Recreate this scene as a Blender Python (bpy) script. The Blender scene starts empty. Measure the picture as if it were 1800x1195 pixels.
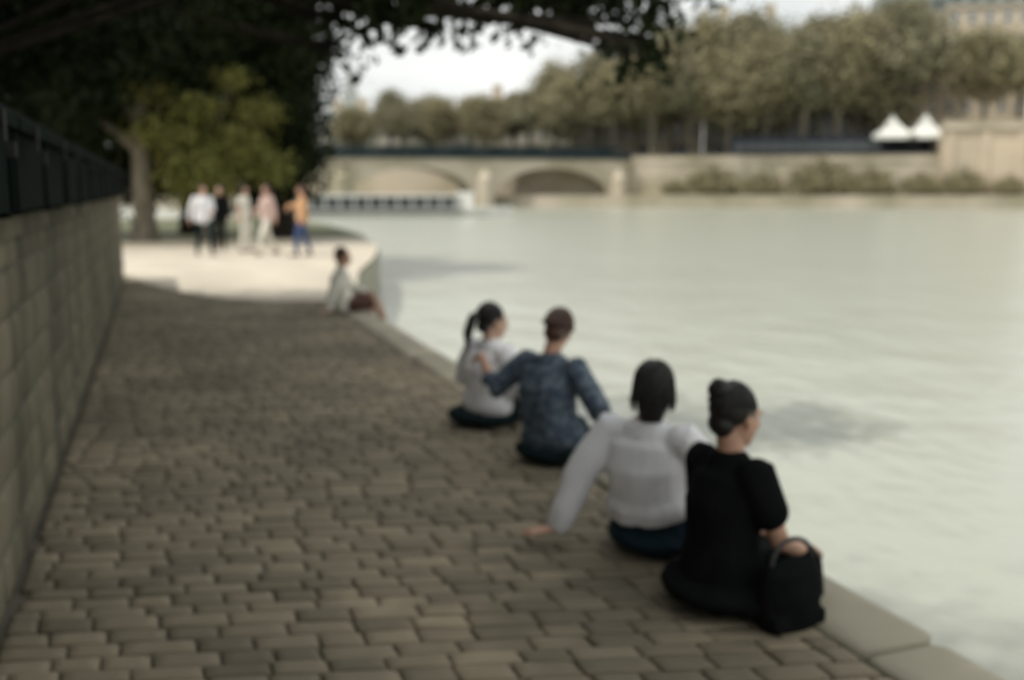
import bpy, math, random
import numpy as np
from mathutils import Vector, Matrix, noise

S = bpy.context.scene
COL = S.collection
R_ = math.radians
PI = math.pi
rng = random.Random(7)
npr = np.random.RandomState(11)

# ------------------------------------------------------------ camera
EYE = 1.6
cam_d = bpy.data.cameras.new('camera')
cam = bpy.data.objects.new('camera', cam_d)
COL.objects.link(cam)
PITCH, YAW = R_(8.563), R_(19.451)
cam.location = (0, 0, EYE)
cam.rotation_euler = (R_(90) - PITCH, 0, -YAW)
cam_d.sensor_width = 36
cam_d.lens = 35
cam_d.clip_start = 0.05
cam_d.clip_end = 3000
cam_d.dof.use_dof = True
cam_d.dof.focus_distance = 1.5
cam_d.dof.aperture_fstop = 2.1
S.camera = cam

# ------------------------------------------------------------ sky and sun
SUN_EL, SUN_ROT = R_(60), R_(-98)          # from the left, a little behind
w = bpy.data.worlds.new('World'); S.world = w; w.use_nodes = True
nt = w.node_tree; nt.nodes.clear()
out = nt.nodes.new('ShaderNodeOutputWorld')
bg = nt.nodes.new('ShaderNodeBackground'); bg.inputs['Strength'].default_value = 0.125
sky = nt.nodes.new('ShaderNodeTexSky'); sky.sky_type = 'NISHITA'
sky.sun_disc = False; sky.sun_elevation = SUN_EL; sky.sun_rotation = SUN_ROT
sky.dust_density = 3.0
tc = nt.nodes.new('ShaderNodeTexCoord')
mp = nt.nodes.new('ShaderNodeMapping'); mp.inputs['Scale'].default_value = (1, 1, 3.2)
nz = nt.nodes.new('ShaderNodeTexNoise'); nz.inputs['Scale'].default_value = 2.6
nz.inputs['Detail'].default_value = 7
cr = nt.nodes.new('ShaderNodeValToRGB')
cr.color_ramp.elements[0].position = 0.3; cr.color_ramp.elements[0].color = (6.3, 6.6, 6.5, 1)
cr.color_ramp.elements[1].position = 0.65; cr.color_ramp.elements[1].color = (10.2, 10.1, 9.7, 1)
mx = nt.nodes.new('ShaderNodeMixRGB'); mx.inputs['Fac'].default_value = 0.9
nt.links.new(tc.outputs['Generated'], mp.inputs['Vector'])
nt.links.new(mp.outputs[0], nz.inputs['Vector'])
nt.links.new(nz.outputs['Fac'], cr.inputs['Fac'])
nt.links.new(sky.outputs[0], mx.inputs['Color1'])
nt.links.new(cr.outputs['Color'], mx.inputs['Color2'])
nt.links.new(mx.outputs[0], bg.inputs['Color'])
nt.links.new(bg.outputs[0], out.inputs['Surface'])
sd = bpy.data.lights.new('sun', 'SUN'); sun = bpy.data.objects.new('sun', sd); COL.objects.link(sun)
sd.energy = 3.4; sd.angle = R_(1.5); sd.color = (1, 0.95, 0.86)
sv = Vector((math.sin(SUN_ROT) * math.cos(SUN_EL), math.cos(SUN_ROT) * math.cos(SUN_EL), math.sin(SUN_EL)))
sun.rotation_euler = sv.to_track_quat('Z', 'Y').to_euler()
S.view_settings.view_transform = 'Standard'
S.view_settings.look = 'None'
S.view_settings.gamma = 1
S.view_settings.exposure = 0.0
S.cycles.max_bounces = 6
S.cycles.transparent_max_bounces = 4
S.cycles.volume_bounces = 0

# ------------------------------------------------------------ helpers
def P(px, D, z=0.0):
    """ground place seen at column px of the photo, D metres ahead"""
    lat = (px - 900) / 1750 * D
    return Vector((math.sin(YAW) * D + math.cos(YAW) * lat, math.cos(YAW) * D - math.sin(YAW) * lat, z))

def link(o, parent=None):
    COL.objects.link(o)
    if parent: o.parent = parent
    return o

def tag(o, label=None, cat=None, group=None, kind=None):
    if label: o['label'] = label
    if cat: o['category'] = cat
    if group: o['group'] = group
    if kind: o['kind'] = kind
    return o

def empty(name, loc=(0, 0, 0), rz=0):
    o = bpy.data.objects.new(name, None); link(o)
    o.location = loc; o.rotation_euler = (0, 0, rz); o.empty_display_size = 0.1
    return o

def copy_tree(o, parent=None):
    c = o.copy(); COL.objects.link(c); c.parent = parent
    for ch in [x for x in COL.objects if x.parent == o]:
        copy_tree(ch, c)
    return c

class MB:
    def __init__(s): s.v = []; s.f = []; s.t = []
    def add(s, vs, fs, tint=None):
        b = len(s.v); s.v += [tuple(x) for x in vs]
        for f in fs: s.f.append(tuple(i + b for i in f)); s.t.append(0.5 if tint is None else tint)
    def box(s, x0, y0, z0, x1, y1, z1, M=None, tint=None):
        vs = [Vector((x, y, z)) for z in (z0, z1) for y in (y0, y1) for x in (x0, x1)]
        if M: vs = [M @ v for v in vs]
        s.add(vs, [(0, 2, 3, 1), (4, 5, 7, 6), (0, 1, 5, 4), (2, 6, 7, 3), (0, 4, 6, 2), (1, 3, 7, 5)], tint)
    def loft(s, rings, side=(0, 1, 0), n=14):
        """rings: (centre, half width along side, half depth); rounded ends"""
        cs = [Vector(r[0]) for r in rings]; side = Vector(side)
        ext = []
        d0 = (cs[1] - cs[0]).normalized(); d1 = (cs[-1] - cs[-2]).normalized()
        a, b = rings[0][1], rings[0][2]; m = min(a, b)
        for q in (0.02, 0.4, 0.75): 
            k = math.sqrt(1 - (1 - q) ** 2) if q > .05 else .2
            ext.append((cs[0] - d0 * m * (1 - q), a * k, b * k, d0))
        for i, r in enumerate(rings):
            d = (cs[min(i + 1, len(cs) - 1)] - cs[max(i - 1, 0)]).normalized()
            ext.append((cs[i], r[1], r[2], d))
        a, b = rings[-1][1], rings[-1][2]; m = min(a, b)
        for q in (0.75, 0.4, 0.02):
            k = math.sqrt(1 - (1 - q) ** 2) if q > .05 else .2
            ext.append((cs[-1] + d1 * m * (1 - q), a * k, b * k, d1))
        vs = []; 
        for c, a, b, d in ext:
            u = side - d * side.dot(d)
            if u.length < 1e-3: u = d.orthogonal()
            u.normalize(); v = d.cross(u)
            for j in range(n):
                t = 2 * PI * j / n
                vs.append(c + u * a * math.cos(t) + v * b * math.sin(t))
        fs = []
        for i in range(len(ext) - 1):
            for j in range(n):
                k = (j + 1) % n
                fs.append((i * n + j, i * n + k, (i + 1) * n + k, (i + 1) * n + j))
        fs.append(tuple(range(n - 1, -1, -1))); L = (len(ext) - 1) * n
        fs.append(tuple(range(L, L + n)))
        s.add(vs, fs)
    def limb(s, pts, n=12):
        s.loft([(p, r, r) for p, r in pts], (0.3, 1, 0.2), n)
    def ell(s, c, rx, ry, rz, rot=None, n=16):
        vs = []; fs = []; m = n // 2
        for i in range(1, m):
            p = PI * i / m
            for j in range(n):
                t = 2 * PI * j / n
                vs.append(Vector((rx * math.sin(p) * math.cos(t), ry * math.sin(p) * math.sin(t), rz * math.cos(p))))
        vs.append(Vector((0, 0, rz))); vs.append(Vector((0, 0, -rz)))
        for i in range(m - 2):
            for j in range(n):
                k = (j + 1) % n
                fs.append((i * n + j, (i + 1) * n + j, (i + 1) * n + k, i * n + k))
        T = len(vs) - 2; B = len(vs) - 1
        for j in range(n):
            k = (j + 1) % n
            fs.append((T, j, k)); fs.append((B, (m - 2) * n + k, (m - 2) * n + j))
        c = Vector(c)
        s.add([c + (rot @ v if rot else v) for v in vs], fs)
    def tube(s, pts, r0, r1, n=6):
        L = len(pts)
        s.loft([(p, r0 + (r1 - r0) * i / (L - 1), r0 + (r1 - r0) * i / (L - 1)) for i, p in enumerate(pts)], (0.2, .9, .4), n)
    def mesh(s, name):
        me = bpy.data.meshes.new(name); me.from_pydata(s.v, [], s.f)
        return me
    def build(s, name, mat, parent=None, smooth=False, tint=False):
        me = s.mesh(name)
        if tint:
            at = me.attributes.new('tint', 'FLOAT', 'FACE'); at.data.foreach_set('value', s.t)
        if smooth: me.shade_smooth()
        me.materials.append(mat)
        o = bpy.data.objects.new(name, me); return link(o, parent)

def skin(mb, name, mat, parent, vox, smooth=6, wrinkle=0.0, wscale=9.0, seed=0.0, stretch=(1, 1, 1)):
    """melt the closed pieces of mb into one continuous surface"""
    me0 = mb.mesh('tmp'); o = bpy.data.objects.new('tmp', me0); COL.objects.link(o)
    m = o.modifiers.new('r', 'REMESH'); m.mode = 'VOXEL'; m.voxel_size = vox; m.adaptivity = 0
    if smooth:
        q = o.modifiers.new('s', 'SMOOTH'); q.iterations = smooth; q.factor = 0.5
    dg = bpy.context.evaluated_depsgraph_get(); dg.update()
    me = bpy.data.meshes.new_from_object(o.evaluated_get(dg))
    bpy.data.objects.remove(o); bpy.data.meshes.remove(me0)
    me.name = name
    if wrinkle:
        n = len(me.vertices); co = np.empty(n * 3, 'f'); me.vertices.foreach_get('co', co)
        no = np.empty(n * 3, 'f'); me.vertices.foreach_get('normal', no)
        co = co.reshape(-1, 3); no = no.reshape(-1, 3)
        for i in range(n):
            p = Vector((co[i][0] * stretch[0], co[i][1] * stretch[1], co[i][2] * stretch[2])) * wscale + Vector((seed, seed * 2, 0))
            q = noise.noise(p * .45)
            v = .8 * noise.noise(p * .7) + .55 * math.sin(2.6 * (p.x + p.y * 1.2 + p.z * 1.5) + 7 * q) * (.35 + .65 * abs(noise.noise(p * .5 + Vector((9, 3, 1)))) * 2)
            co[i] += no[i] * v * wrinkle
        me.vertices.foreach_set('co', co.ravel())
    me.shade_smooth()
    me.materials.clear(); me.materials.append(mat)
    ob = bpy.data.objects.new(name, me)
    return link(ob, parent)

# ------------------------------------------------------------ materials
def mat(name, c1, c2=None, scale=4.0, rough=0.8, bump=0.0, bscale=None, detail=5, metal=0.0, tint=0.0,
        stretch=(1, 1, 1), spec=0.5, lo=0.35, hi=0.65, trans=0.0, coord='Object', tcol=None):
    m = bpy.data.materials.new(name); m.use_nodes = True
    t = m.node_tree; b = t.nodes['Principled BSDF']
    b.inputs['Roughness'].default_value = rough; b.inputs['Metallic'].default_value = metal
    b.inputs['Specular IOR Level'].default_value = spec
    c2 = c2 or tuple(x * 0.8 for x in c1)
    co = t.nodes.new('ShaderNodeTexCoord'); ma = t.nodes.new('ShaderNodeMapping')
    ma.inputs['Scale'].default_value = stretch
    t.links.new(co.outputs[coord], ma.inputs['Vector'])
    no = t.nodes.new('ShaderNodeTexNoise'); no.inputs['Scale'].default_value = scale; no.inputs['Detail'].default_value = detail
    t.links.new(ma.outputs[0], no.inputs['Vector'])
    r = t.nodes.new('ShaderNodeValToRGB')
    r.color_ramp.elements[0].position = lo; r.color_ramp.elements[0].color = (*c1, 1)
    r.color_ramp.elements[1].position = hi; r.color_ramp.elements[1].color = (*c2, 1)
    t.links.new(no.outputs['Fac'], r.inputs['Fac'])
    src = r.outputs['Color']
    if tint:
        at = t.nodes.new('ShaderNodeAttribute'); at.attribute_name = 'tint'
        mr = t.nodes.new('ShaderNodeMapRange'); mr.inputs['To Min'].default_value = 1 - tint; mr.inputs['To Max'].default_value = 1 + tint
        t.links.new(at.outputs['Fac'], mr.inputs['Value'])
        if tcol:
            mc = t.nodes.new('ShaderNodeMixRGB'); mc.inputs['Color1'].default_value = (*[1 - tint] * 3, 1)
            mc.inputs['Color2'].default_value = (*tcol, 1); t.links.new(at.outputs['Fac'], mc.inputs['Fac']); fo = mc.outputs[0]
        else: fo = mr.outputs[0]
        mm = t.nodes.new('ShaderNodeMixRGB'); mm.blend_type = 'MULTIPLY'; mm.inputs['Fac'].default_value = 1
        t.links.new(src, mm.inputs['Color1']); t.links.new(fo, mm.inputs['Color2']); src = mm.outputs[0]
    t.links.new(src, b.inputs['Base Color'])
    if trans:
        tr = t.nodes.new('ShaderNodeBsdfTranslucent'); ms = t.nodes.new('ShaderNodeMixShader'); ms.inputs[0].default_value = trans
        t.links.new(src, tr.inputs['Color']); t.links.new(b.outputs[0], ms.inputs[1]); t.links.new(tr.outputs[0], ms.inputs[2])
        t.links.new(ms.outputs[0], t.nodes['Material Output'].inputs['Surface'])
    if bump:
        n2 = t.nodes.new('ShaderNodeTexNoise'); n2.inputs['Scale'].default_value = bscale or scale * 4; n2.inputs['Detail'].default_value = 6
        t.links.new(ma.outputs[0], n2.inputs['Vector'])
        bp = t.nodes.new('ShaderNodeBump'); bp.inputs['Strength'].default_value = 0.6; bp.inputs['Distance'].default_value = bump
        t.links.new(n2.outputs['Fac'], bp.inputs['Height']); t.links.new(bp.outputs[0], b.inputs['Normal'])
    return m

M = {}
M['sett'] = mat('sett_stone', (.235, .20, .138), (.15, .13, .092), .9, .8, .003, 45, tint=.24, spec=.3)
M['mortar'] = mat('sand_joint', (.105, .094, .07), (.07, .063, .048), 6, .95, .004, 60)
M['coping'] = mat('coping_stone', (.37, .335, .25), (.27, .25, .185), 1.6, .8, .004, 30, tint=.15)
M['quay_wall'] = mat('quay_face', (.34, .33, .27), (.20, .21, .15), 1.2, .85, .01, 12)
M['gravel_painted_sun'] = mat('pale_painted_sun', (.54, .485, .395), (.42, .38, .31), .8, .95, .01, 30)  # pale tone carries the sunlight painted over the end of the cobbles
M['earth'] = mat('earth', (.12, .10, .07), (.07, .06, .04), 2, .95)
M['rubble'] = mat('wall_stone', (.19, .168, .118), (.075, .073, .052), 2.4, .92, .008, 22, tint=.10, detail=8, spec=.15, stretch=(1, 1, .22))
M['wall_joint'] = mat('wall_mortar', (.15, .14, .10), (.08, .08, .06), 3, .95, .006, 40)
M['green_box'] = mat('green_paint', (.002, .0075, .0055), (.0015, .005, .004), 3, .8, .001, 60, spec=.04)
M['iron'] = mat('dark_iron', (.015, .018, .016), (.022, .022, .02), 8, .7, spec=.2)
M['bark'] = mat('plane_bark', (.20, .18, .13), (.10, .085, .06), 5, .9, .02, 14, stretch=(1, 1, .35))
M['bark_dark'] = mat('dark_bark', (.034, .029, .022), (.018, .016, .012), 6, .95, .02, 16, stretch=(1, 1, .35), spec=.1)
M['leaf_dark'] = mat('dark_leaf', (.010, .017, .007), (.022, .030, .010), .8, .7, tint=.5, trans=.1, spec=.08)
M['leaf_olive'] = mat('olive_leaf', (.155, .165, .04), (.21, .20, .06), .7, .6, tint=.35, trans=.25, spec=.3)
M['leaf_far'] = mat('far_leaf', (.25, .23, .135), (.31, .28, .175), .12, .7, tint=.4, trans=.18, spec=.2)  # far leaf colour lightened to stand in for distance haze
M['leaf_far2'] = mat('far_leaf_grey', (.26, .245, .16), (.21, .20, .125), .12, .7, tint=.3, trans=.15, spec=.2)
M['limestone'] = mat('limestone', (.52, .46, .37), (.33, .30, .21), .14, .85, .02, 3, detail=8)
M['embank'] = mat('embankment_stone', (.47, .41, .33), (.27, .25, .17), .12, .9, .02, 2, stretch=(1, 1, .6), detail=8)
M['facade'] = mat('facade_cream', (.50, .47, .39), (.42, .40, .33), .2, .85)
M['facade2'] = mat('facade_grey', (.40, .40, .34), (.34, .34, .29), .2, .85)
M['facade3'] = mat('facade_sand', (.56, .47, .35), (.44, .38, .29), .2, .85)
M['slate'] = mat('slate', (.17, .19, .18), (.13, .15, .145), .6, .5)
M['zinc'] = mat('zinc', (.30, .32, .30), (.25, .27, .26), .4, .45)
M['pane'] = mat('window_glass', (.05, .06, .06), (.08, .09, .09), .3, .12)
M['white_paint'] = mat('white_paint', (.72, .72, .68), (.62, .62, .59), .7, .45)
M['blue_iron'] = mat('blue_green_iron', (.012, .024, .030), (.016, .03, .034), .5, .7, spec=.15)
M['dark_blue'] = mat('dark_blue_paint', (.012, .018, .03), (.016, .022, .034), 1, .5, spec=.3)
M['tyre'] = mat('rubber', (.02, .02, .02), (.03, .03, .03), 5, .8)
M['awning'] = mat('white_canvas', (.74, .75, .70), (.66, .67, .62), 1, .8)
M['skin'] = mat('skin', (.50, .30, .21), (.44, .25, .17), 9, .55, .0006, 200)
M['skin_pale'] = mat('pale_skin', (.58, .38, .28), (.52, .33, .24), 9, .55, .0006, 200)
M['hair_black'] = mat('black_hair', (.005, .005, .005), (.010, .008, .007), 60, .5, .001, 160, stretch=(1, 1, .2))
M['hair_brown'] = mat('brown_hair', (.085, .036, .022), (.045, .022, .014), 60, .42, .001, 160, stretch=(1, 1, .2))
M['white_cloth'] = mat('white_cotton', (.78, .78, .80), (.70, .70, .73), 7, .85, .001, 300)
M['cream_cloth'] = mat('cream_cotton', (.70, .68, .60), (.62, .60, .53), 7, .85, .001, 300)
M['black_cloth'] = mat('black_cotton', (.004, .005, .005), (.007, .008, .008), 7, .95, .001, 250, spec=.08)
M['denim'] = mat('denim', (.010, .022, .034), (.018, .033, .045), 14, .9, .001, 300, spec=.1)
M['blue_shirt'] = mat('blue_print', (.035, .055, .085), (.10, .13, .16), 26, .85, .001, 200, lo=.48, hi=.56)
M['teal_cloth'] = mat('dark_teal', (.007, .016, .019), (.012, .023, .025), 9, .9, .001, 250, spec=.1)
M['brown_cloth'] = mat('brown_cloth', (.10, .045, .03), (.07, .035, .025), 9, .85)
M['blue_cloth'] = mat('blue_cloth', (.03, .06, .16), (.04, .075, .18), 9, .85)
M['orange_cloth'] = mat('apricot_cloth', (.62, .36, .18), (.55, .32, .17), 9, .85)
M['pink_cloth'] = mat('dusty_pink', (.52, .38, .34), (.46, .34, .30), 9, .85)
M['sole'] = mat('shoe', (.02, .02, .022), (.03, .03, .03), 9, .6)
M['eye'] = mat('eye', (.6, .58, .55), (.5, .5, .5), 9, .2)

def water_mat():
    m = bpy.data.materials.new('river_water'); m.use_nodes = True
    t = m.node_tree; b = t.nodes['Principled BSDF']
    b.inputs['Base Color'].default_value = (.345, .36, .305, 1)      # silty river
    b.inputs['Roughness'].default_value = .22; b.inputs['IOR'].default_value = 1.33
    b.inputs['Specular IOR Level'].default_value = .5
    co = t.nodes.new('ShaderNodeTexCoord')
    last = None
    for sc, dist, st in ((0.9, .10, (1, .55, 1)), (3.4, .035, (1, .6, 1)), (.15, .15, (1, 1, 1))):
        ma = t.nodes.new('ShaderNodeMapping'); ma.inputs['Scale'].default_value = st; ma.inputs['Rotation'].default_value = (0, 0, .5)
        n = t.nodes.new('ShaderNodeTexNoise'); n.inputs['Scale'].default_value = sc; n.inputs['Detail'].default_value = 4
        bp = t.nodes.new('ShaderNodeBump'); bp.inputs['Distance'].default_value = dist; bp.inputs['Strength'].default_value = .8
        t.links.new(co.outputs['Object'], ma.inputs['Vector']); t.links.new(ma.outputs[0], n.inputs['Vector'])
        t.links.new(n.outputs['Fac'], bp.inputs['Height'])
        if last: t.links.new(last, bp.inputs['Normal'])
        last = bp.outputs[0]
    t.links.new(last, b.inputs['Normal'])
    return m
M['water'] = water_mat()

# ------------------------------------------------------------ ground, river, quay
XW, XE, ZW = -0.62, 2.55, -1.2
a = MB(); a.add([(-900, -400, ZW), (900, -400, ZW), (900, 900, ZW), (-900, 900, ZW)], [(0, 1, 2, 3)])
tag(a.build('water', M['water']), kind='structure')

# quay land: outline follows the river edge and widens under the far trees
edge = [(XE, -12), (XE, 13.6), (3.0, 16), (3.7, 19.5), (4.7, 23), (5.9, 28), (7.0, 36), (7.6, 48), (6.0, 60), (-40, 75)]
def slab(name, pts, z0, z1, mt):
    n = len(pts); b = MB()
    b.add([(x, y, z1) for x, y in pts] + [(x, y, z0) for x, y in pts],
          [tuple(range(n))] + [(i, i + n, (i + 1) % n + n, (i + 1) % n) for i in range(n)])
    return tag(b.build(name, mt), kind='structure')
slab('quay', [(p[0] - (.004 if i < 2 else .004), p[1]) for i, p in enumerate(edge)] + [(-60, 75), (-60, -12)], ZW - 2, -.035, M['quay_wall'])

def stones(mb, u0, u1, v0, v1, su, sv, gap, h, place, jit=.25, dome=.005):
    """rows of worn stones laid over u (along a row) and v (row by row)"""
    v = v0
    while v < v1 - .02:
        dv = sv * rng.uniform(.88, 1.12)
        u = u0 - rng.uniform(0, su * .8)
        wob = rng.uniform(-.012, .012)
        while u < u1 - .02:
            du = su * rng.uniform(1 - jit, 1 + jit)
            a0, a1 = max(u, u0) + gap / 2, min(u + du, u1) - gap / 2
            if a1 - a0 > .04:
                b0, b1 = v + gap / 2, min(v + dv, v1) - gap / 2
                j = lambda s=1: rng.uniform(-1, 1) * gap * .35 * s
                c = min(a1 - a0, b1 - b0) * .09
                o = [(a0 + c, b0), (a1 - c, b0), (a1, b0 + c), (a1, b1 - c), (a1 - c, b1), (a0 + c, b1), (a0, b1 - c), (a0, b0 + c)]
                o = [(x + j(), y + j() + wob) for x, y in o]
                cx, cy = (a0 + a1) / 2, (b0 + b1) / 2 + wob
                hh = h + rng.uniform(-.3, .3) * h; tx, ty = rng.uniform(-.02, .02), rng.uniform(-.03, .03)
                hz = lambda x, y, z: z + (x - cx) * tx + (y - cy) * ty
                r0 = [place(x, y, -.03) for x, y in o]
                r1 = [place(x, y, hz(x, y, hh * .45 - .004)) for x, y in o]
                r2 = [place(cx + (x - cx) * .93, cy + (y - cy) * .90, hz(x, y, hh - .001)) for x, y in o]
                r3 = [place(cx + (x - cx) * .5, cy + (y - cy) * .5, hz(x, y, hh + dome)) for x, y in o]
                fs = []
                for k in range(3):
                    for i in range(8):
                        q = (i + 1) % 8
                        fs.append((k * 8 + i, k * 8 + q, (k + 1) * 8 + q, (k + 1) * 8 + i))
                fs.append(tuple(range(24, 32)))
                mb.add(r0 + r1 + r2 + r3, fs, rng.random() ** 1.1)
            u += du
        v += dv

flat = lambda x, y, z: (x, y - (x - 1) * .24, z)
b = MB()
stones(b, XW + .02, XE - .34, -1.6, 21.5, .205, .108, .008, .006, flat, jit=.25, dome=.001)
tag(b.build('cobbles', M['sett'], smooth=True, tint=True), kind='structure')
b = MB(); b.add([(XW - .02, -8, -.012), (XE - .32, -8, -.012), (XE - .32, 22, -.012), (XW - .02, 22, -.012)], [(0, 1, 2, 3)])
tag(b.build('cobble_bed', M['mortar']), kind='structure')
b = MB()
stones(b, -1.6, 13.6, XE - .33, XE + .02, .85, .35, .014, .02, lambda x, y, z: (y, x, z), jit=.12, dome=.002)
o = b.build('quay_edge_stones', M['coping'], smooth=True, tint=True); tag(o, kind='structure')
o.data.flip_normals()
# pale sandy ground where the quay opens out, front end painted as sun on cobbles
def slab_top(name, pts, z, mt):
    b = MB(); b.add([(x, y, z) for x, y in pts], [tuple(range(len(pts)))]); return tag(b.build(name, mt), kind='structure')
fr = [(XE - .01, 13.62), (2.21, 14.5)]  # ragged front edge shaped like the boundary of sun and shade
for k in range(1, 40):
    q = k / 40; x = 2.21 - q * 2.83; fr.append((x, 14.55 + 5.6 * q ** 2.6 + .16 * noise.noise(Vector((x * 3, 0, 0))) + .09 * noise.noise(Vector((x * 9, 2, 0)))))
slab_top('gravel_sun_patch', [(x - .02, y) for x, y in edge[2:6]] + [(6.4, 33.5), (3, 34.2), (-3, 33.4), (-12, 34), (-12, 20.5)] + fr[::-1], .013, M['gravel_painted_sun'])
slab_top('lawn', [(6.36, 33.2), (6.95, 36), (7.55, 48), (5.95, 59), (-12, 60), (-12, 33)], -.004, mat('rough_grass', (.11, .115, .055), (.07, .08, .04), 1.5, .95, .02, 25))
slab_top('earth_bank', [(-60, -11), (XW - .3, -11), (XW - .3, 22), (-12.1, 22), (-12.1, 70), (-60, 70)], -.008, M['earth'])
# low stone step across the end of the paving
b = MB(); b.box(-1.1, 29.6, -.03, 3.9, 29.95, .13)
tag(b.build('stone_step', M['limestone']), 'long low pale stone step crossing the ground before the trees', 'step')

# ------------------------------------------------------------ retaining wall on the left
wall = empty('stone_wall', (XW - .25, 8, 0)); tag(wall, 'rough olive grey stone wall running along the left of the quay', 'wall')
b = MB(); b.box(-.25, -12, -.03, .235, 11, 1.40); b.build('wall_core', M['wall_joint'], wall)
b = MB(); stones(b, -9.5, 11.0, .0, 1.40, .42, .21, .010, .009, lambda u, v, z: (.237 + z * .9, u, v), jit=.45, dome=.008)
o = b.build('stone_facing', M['rubble'], wall, smooth=True, tint=True)
b = MB()
for i in range(22):
    y = -12 + i * 1.05; b.box(-.3, y + .008, 1.403, .29 + rng.uniform(-.01, .01), min(y + 1.042, 11.05), 1.49 + rng.uniform(-.006, .006), tint=rng.random())
b.build('coping', M['rubble'], wall, tint=True)

# ------------------------------------------------------------ green bookstall boxes on the wall
def bookstall():
    r = empty('bookstall_box', (XW - .2, 0, 1.497))
    L, dpt = 1.0, .36
    b = MB(); b.box(-dpt, -L, .03, dpt, L, .30)
    for y in (-L + .25, L - .25): b.box(-dpt + .05, y - .05, 0, dpt - .05, y + .05, .03)
    for y in (-L + .02, 0, L - .02): b.box(dpt, y - .02, .032, dpt + .012, y + .02, .298)
    b.build('case', M['green_box'], r)
    b = MB(); n = 8
    prof = [(-dpt - .02, .305), (dpt + .035, .305), (dpt + .035, .345)] + [(dpt * math.cos(t) * 1.02, .345 + .13 * math.sin(t)) for t in [PI * k / n for k in range(1, n)]] + [(-dpt - .02, .345)]
    m = len(prof)
    b.add([(x, -L - .02, z) for x, z in prof] + [(x, L + .02, z) for x, z in prof],
          [tuple(range(m)), tuple(range(2 * m - 1, m - 1, -1))] + [(i, (i + 1) % m, (i + 1) % m + m, i + m) for i in range(m)])
    lid = b.build('lid', M['green_box'], r)
    for y in (-.6, .6):
        b = MB(); b.box(dpt + .036, y - .025, .24, dpt + .046, y + .025, .34); b.box(dpt + .046, y - .018, .20, dpt + .07, y + .018, .245)
        b.build('hasp', M['iron'], r)
    return r
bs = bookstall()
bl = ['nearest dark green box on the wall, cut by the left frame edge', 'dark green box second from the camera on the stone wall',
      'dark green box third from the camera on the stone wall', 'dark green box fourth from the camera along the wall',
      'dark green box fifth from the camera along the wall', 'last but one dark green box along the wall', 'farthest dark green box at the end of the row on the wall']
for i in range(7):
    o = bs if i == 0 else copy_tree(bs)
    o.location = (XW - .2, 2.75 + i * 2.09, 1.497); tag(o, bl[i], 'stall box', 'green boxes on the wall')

# ------------------------------------------------------------ foliage
def leaf_cloud(name, mt, parent, blobs, size, seed=0, droop=.3, clumps=True):
    """leaf-sized folded faces spread in uneven sprays through the crown"""
    r = np.random.RandomState(seed); C = []
    for (cx, cy, cz, rx, ry, rz, n) in blobs:
        per = 26
        k = max(1, n // per)
        d = r.normal(size=(k, 3)); d /= np.linalg.norm(d, axis=1)[:, None]
        rad = r.uniform(.35, 1.06, (k, 1)) ** .6
        cc = np.array([cx, cy, cz]) + d * rad * np.array([rx, ry, rz])
        sp = min(rx, ry, rz) * .2 + size * 1.2
        pts = cc[:, None, :] + r.normal(size=(k, per, 3)) * np.array([sp, sp, sp * .6]) * r.uniform(.5, 1.2, (k, 1, 1))
        C.append(pts.reshape(-1, 3))
    C = np.concatenate(C); N = len(C)
    d = r.normal(size=(N, 3)); d[:, 2] -= droop; d /= np.linalg.norm(d, axis=1)[:, None]
    s = r.normal(size=(N, 3)); s -= d * (s * d).sum(1)[:, None]; s /= np.linalg.norm(s, axis=1)[:, None]
    up = np.cross(d, s)
    L = size * r.uniform(.6, 1.35, (N, 1)); W = L * r.uniform(.28, .42, (N, 1))
    base = C - d * L / 2; tip = C + d * L / 2
    lf = C + s * W + up * L * .12; rt = C - s * W + up * L * .12
    V = np.stack([base, lf, tip, rt], 1).reshape(-1, 3).astype('f')
    me = bpy.data.meshes.new(name)
    me.vertices.add(N * 4); me.vertices.foreach_set('co', V.ravel())
    idx = (np.arange(N)[:, None] * 4 + np.array([0, 1, 2, 0, 2, 3])).ravel()
    me.loops.add(N * 6); me.loops.foreach_set('vertex_index', idx.astype('i'))
    me.polygons.add(N * 2); me.polygons.foreach_set('loop_start', (np.arange(N * 2) * 3).astype('i'))
    me.update(calc_edges=True)
    at = me.attributes.new('tint', 'FLOAT', 'FACE'); at.data.foreach_set('value', np.repeat(r.uniform(0, 1, N), 2).astype('f'))
    me.materials.append(mt)
    return link(bpy.data.objects.new(name, me), parent)

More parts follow.
